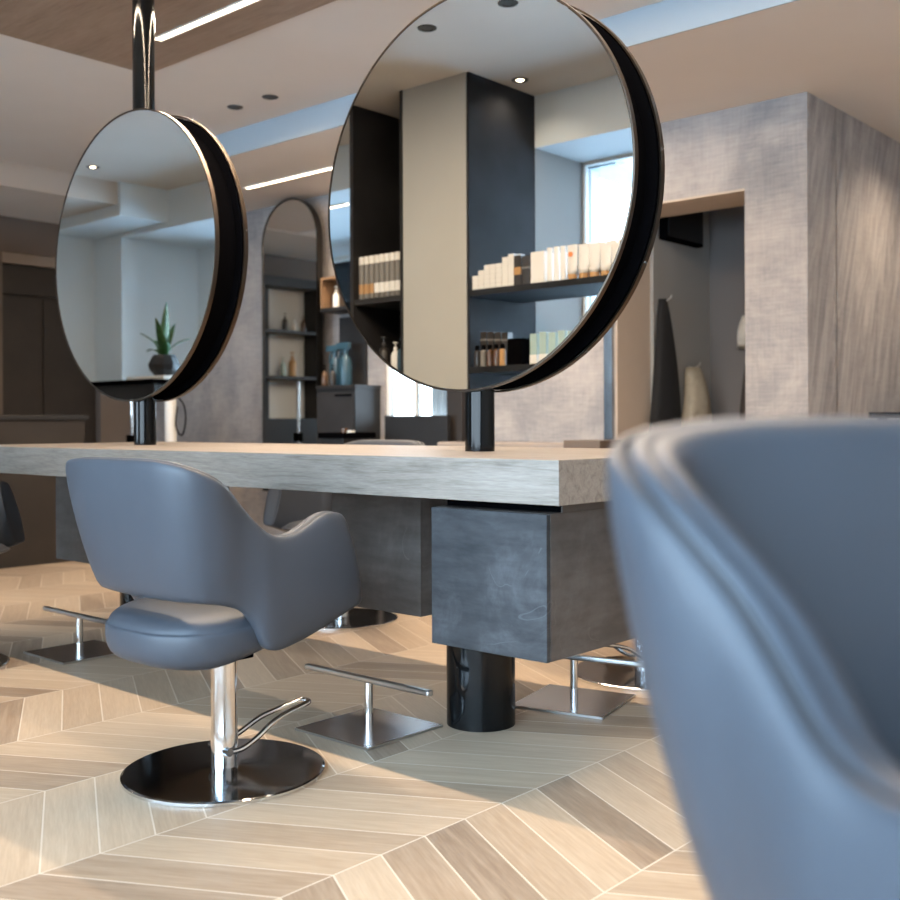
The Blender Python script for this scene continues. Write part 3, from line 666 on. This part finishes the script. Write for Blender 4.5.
pack('dark_carton', -2.098, YF, S1, 'dark carton with gold print on upper window shelf, left one', 'box', 'dark cartons on the upper window shelf', .048, .165, 'dark_box', 'gold_brown', (.35, .6))
pack('dark_carton', -2.040, YF, S1, 'plain dark carton on upper window shelf, right one', 'box', 'dark cartons on the upper window shelf', .052, .155, 'dark_box', 'grey_box', (.55, .62))
pack('product_carton', -1.960, YF, S1, 'wide white carton with faint orange print right of the dark cartons', 'box', None, .088, .170, 'tube_white', 'cream_box', (.0, .12), d_=.05)
for i, x_ in enumerate((-1.892, -1.848, -1.804)):
    bottle('slim_bottle', 'slim white bottle on upper window shelf, %s of three' % ('left', 'middle', 'right')[i], 'bottle', (x_, YF, S1), [(.001, 0), (.017, 0), (.018, .005), (.018, .15), (.016, .153)], 'tube_white', [(.016, .153), (.016, .185), (.002, .187)], 'cream_box', 'slim white bottles')
for i, x_ in enumerate((-1.745, -1.672, -1.605, -1.535, -1.465, -1.40)):
    tubep(x_, YF, S1, 'white squeeze tube with gold cap in the front row, %s from the slim bottles' % ORD[i] if i else 'white squeeze tube with orange dot beside the slim bottles', .185-.004*i, .027, 'tube_white', 'gold_brown', 'gold capped tubes on the upper window shelf', i == 0)
for i in range(5): tubep(-1.70+.07*i, YF-.09, S1, 'white squeeze tube in the back row behind the gold caps, %s from the left' % ORD[i], .20, .027, 'tube_white', 'gold_brown', 'gold capped tubes on the upper window shelf')
for i in range(4):
    pack('dark_carton', -2.385+.052*i, YF-.05, S2, 'tall dark carton at the back of the lower window shelf, %s from the column' % ORD[i], 'box', 'dark cartons on the lower window shelf', .044, .20-.004*i, 'dark_box', 'grey_box', (.75, .8))
for i in range(5):
    bottle('dark_bottle', 'small bottle at the front of the lower window shelf, %s from the column' % ORD[i], 'bottle', (-2.395+.046*i, YF+.015, S2), [(.001, 0), (.018, 0), (.018, .085), (.010, .095)], ('dark_box', 'grey_box', 'amber', 'amber', 'gold_brown')[i], [(.012, .093), (.012, .12), (.001, .121)], 'matte_black', 'dark bottles on the lower window shelf')
pack('dark_carton', -2.115, YF-.02, S2, 'wide black carton in the middle of the lower window shelf', 'box', 'dark cartons on the lower window shelf', .10, .145, 'matte_black')
for i in range(8):
    pack('mint_carton', -1.99+.062*i, YF, S2, 'pale mint carton on the lower window shelf, %s from the black carton' % ORD[i], 'box', 'mint cartons on the lower window shelf', .046, .165+.006*(i % 2), 'mint', 'cream_box', (.0, .3))
# tall bottles in the niche
for i in range(9):
    e = thing('tall_bottle', 'tall grey bottle with white cap in the niche row, %s from the left' % ORD[i], 'bottle', (-3.362+.0455*i, -1.67, 1.7425), 0, 'row of tall grey bottles on the niche shelf')
    obj('body', L([(.001, 0), (.019, 0), (.0205, .006), (.0205, .215), (.018, .22)], 16), 'grey_box', e, autos=True)
    obj('cap', L([(.0205, .22), (.0205, .262), (.017, .27), (.001, .271)], 16), 'white_plastic', e, autos=True)
    obj('label_band', L([(.0208, .035), (.0212, .035), (.0212, .095), (.0208, .095), (.0208, .035)], 16), 'gold_brown' if i < 3 else 'cream_box', e, autos=True)
for i, (x_, mt, s) in enumerate(((-3.10, 'white_plastic', .9), (-3.04, 'blue_bottle', 1.0), (-3.2, 'dark_box', 1.1))):
    bottle('niche_bottle', ('small white capped bottle', 'blue bottle', 'black bottle')[i]+' on the lower niche shelf', 'bottle', (x_, -1.70, 1.2855), BP, mt, CP, 'white_plastic' if i == 0 else mt, 'bottles on the lower niche shelf', s=s)

# ---------------------------------------------------------------- corridor
def coat(x, y, ztop, label, mat, w0, w1, h_, depth, name='coat', cat='coat', rz=0):
    bm = bmesh.new(); seg = 28; rings = []
    for k in range(12):
        u = k/11; ww = w0+(w1-w0)*(u**.7); dd = depth*(.35+.65*math.sin(PI*min(.9, u*.8+.1)))
        ring = []
        for i in range(seg):
            a = 2*PI*i/seg; f = 1+.10*math.sin(a*6+u*2)*u
            ring.append(bm.verts.new((dd*math.cos(a)*f+dd, ww*math.sin(a)*f, -h_*u-.01*math.cos(a*4)*u)))
        rings.append(ring)
    for a, b2 in zip(rings, rings[1:]):
        for i in range(seg): bm.faces.new((a[i], a[(i+1) % seg], b2[(i+1) % seg], b2[i]))
    bm.faces.new(rings[0]); bm.faces.new(rings[-1])
    o = obj(name, bm, mat, smooth=True); o.location = (x, y, ztop); o.rotation_euler = (0, 0, rz); return tag(o, label, cat)
coat(-2.148, 4.12, 1.78, 'long black coat hanging on the left side of the corridor', 'coat_black', .03, .22, 1.2, .05)
coat(-2.148, 4.50, 1.34, 'cream canvas bag hanging beside the black coat', 'canvas', .08, .19, .55, .07, 'canvas_bag', 'bag')
coat(-1.78, 4.815, 1.47, 'dark brown coat hanging on the corridor end wall', 'coat_brown', .06, .15, .9, .05, rz=-PI/2)
coat(-1.80, 4.815, 1.70, 'white towel hanging over the dark brown coat', 'towel', .08, .11, .22, .06, 'towel', 'towel', rz=-PI/2)
for (x_, y_, z_, lb, rz) in ((-2.148, 4.12, 1.775, 'small wall hook holding the black coat', 0), (-2.148, 4.50, 1.345, 'small wall hook holding the canvas bag', 0), (-1.80, 4.815, 1.71, 'small wall hook holding the towel and brown coat', -PI/2)):
    e = tag(obj('wall_hook', T([(0, 0, 0), (.05, 0, -.01), (.09, 0, .01), (.095, 0, .03)], .006, 8), 'steel', smooth=True), lb, 'hook', 'corridor wall hooks'); e.location = (x_, y_, z_); e.rotation_euler = (0, 0, rz)
pf = thing('wall_cabinet', 'black wall mounted box high up in the corridor', 'wall box', (-2.12, 4.36, 2.18)); obj('body', B(-.028, .03, -.24, .26, 0, .30), 'matte_black', pf, bevel=.004); obj('lid', B(.03, .036, -.22, .24, .02, .28), 'charcoal', pf)
sd3 = thing('sideboard', 'black ledge on the brushed wall at the right photo edge', 'shelf', (-.80, 5.0, 0)); obj('ledge', B(-.128, .12, -.45, .9, .98, 1.02), 'matte_black', sd3, bevel=.003); obj('bracket', B(-.128, -.08, -.3, -.26, .8, .98), 'matte_black', sd3); obj('bracket', B(-.128, -.08, .6, .64, .8, .98), 'matte_black', sd3)
# canopy beams outside the street window
for i, x_ in enumerate((-2.53, -.6, 1.4)): struct(obj('canopy_beam', B(x_, x_+.31, -6.2, -2.82, 2.62, 2.72), 'canopy'))
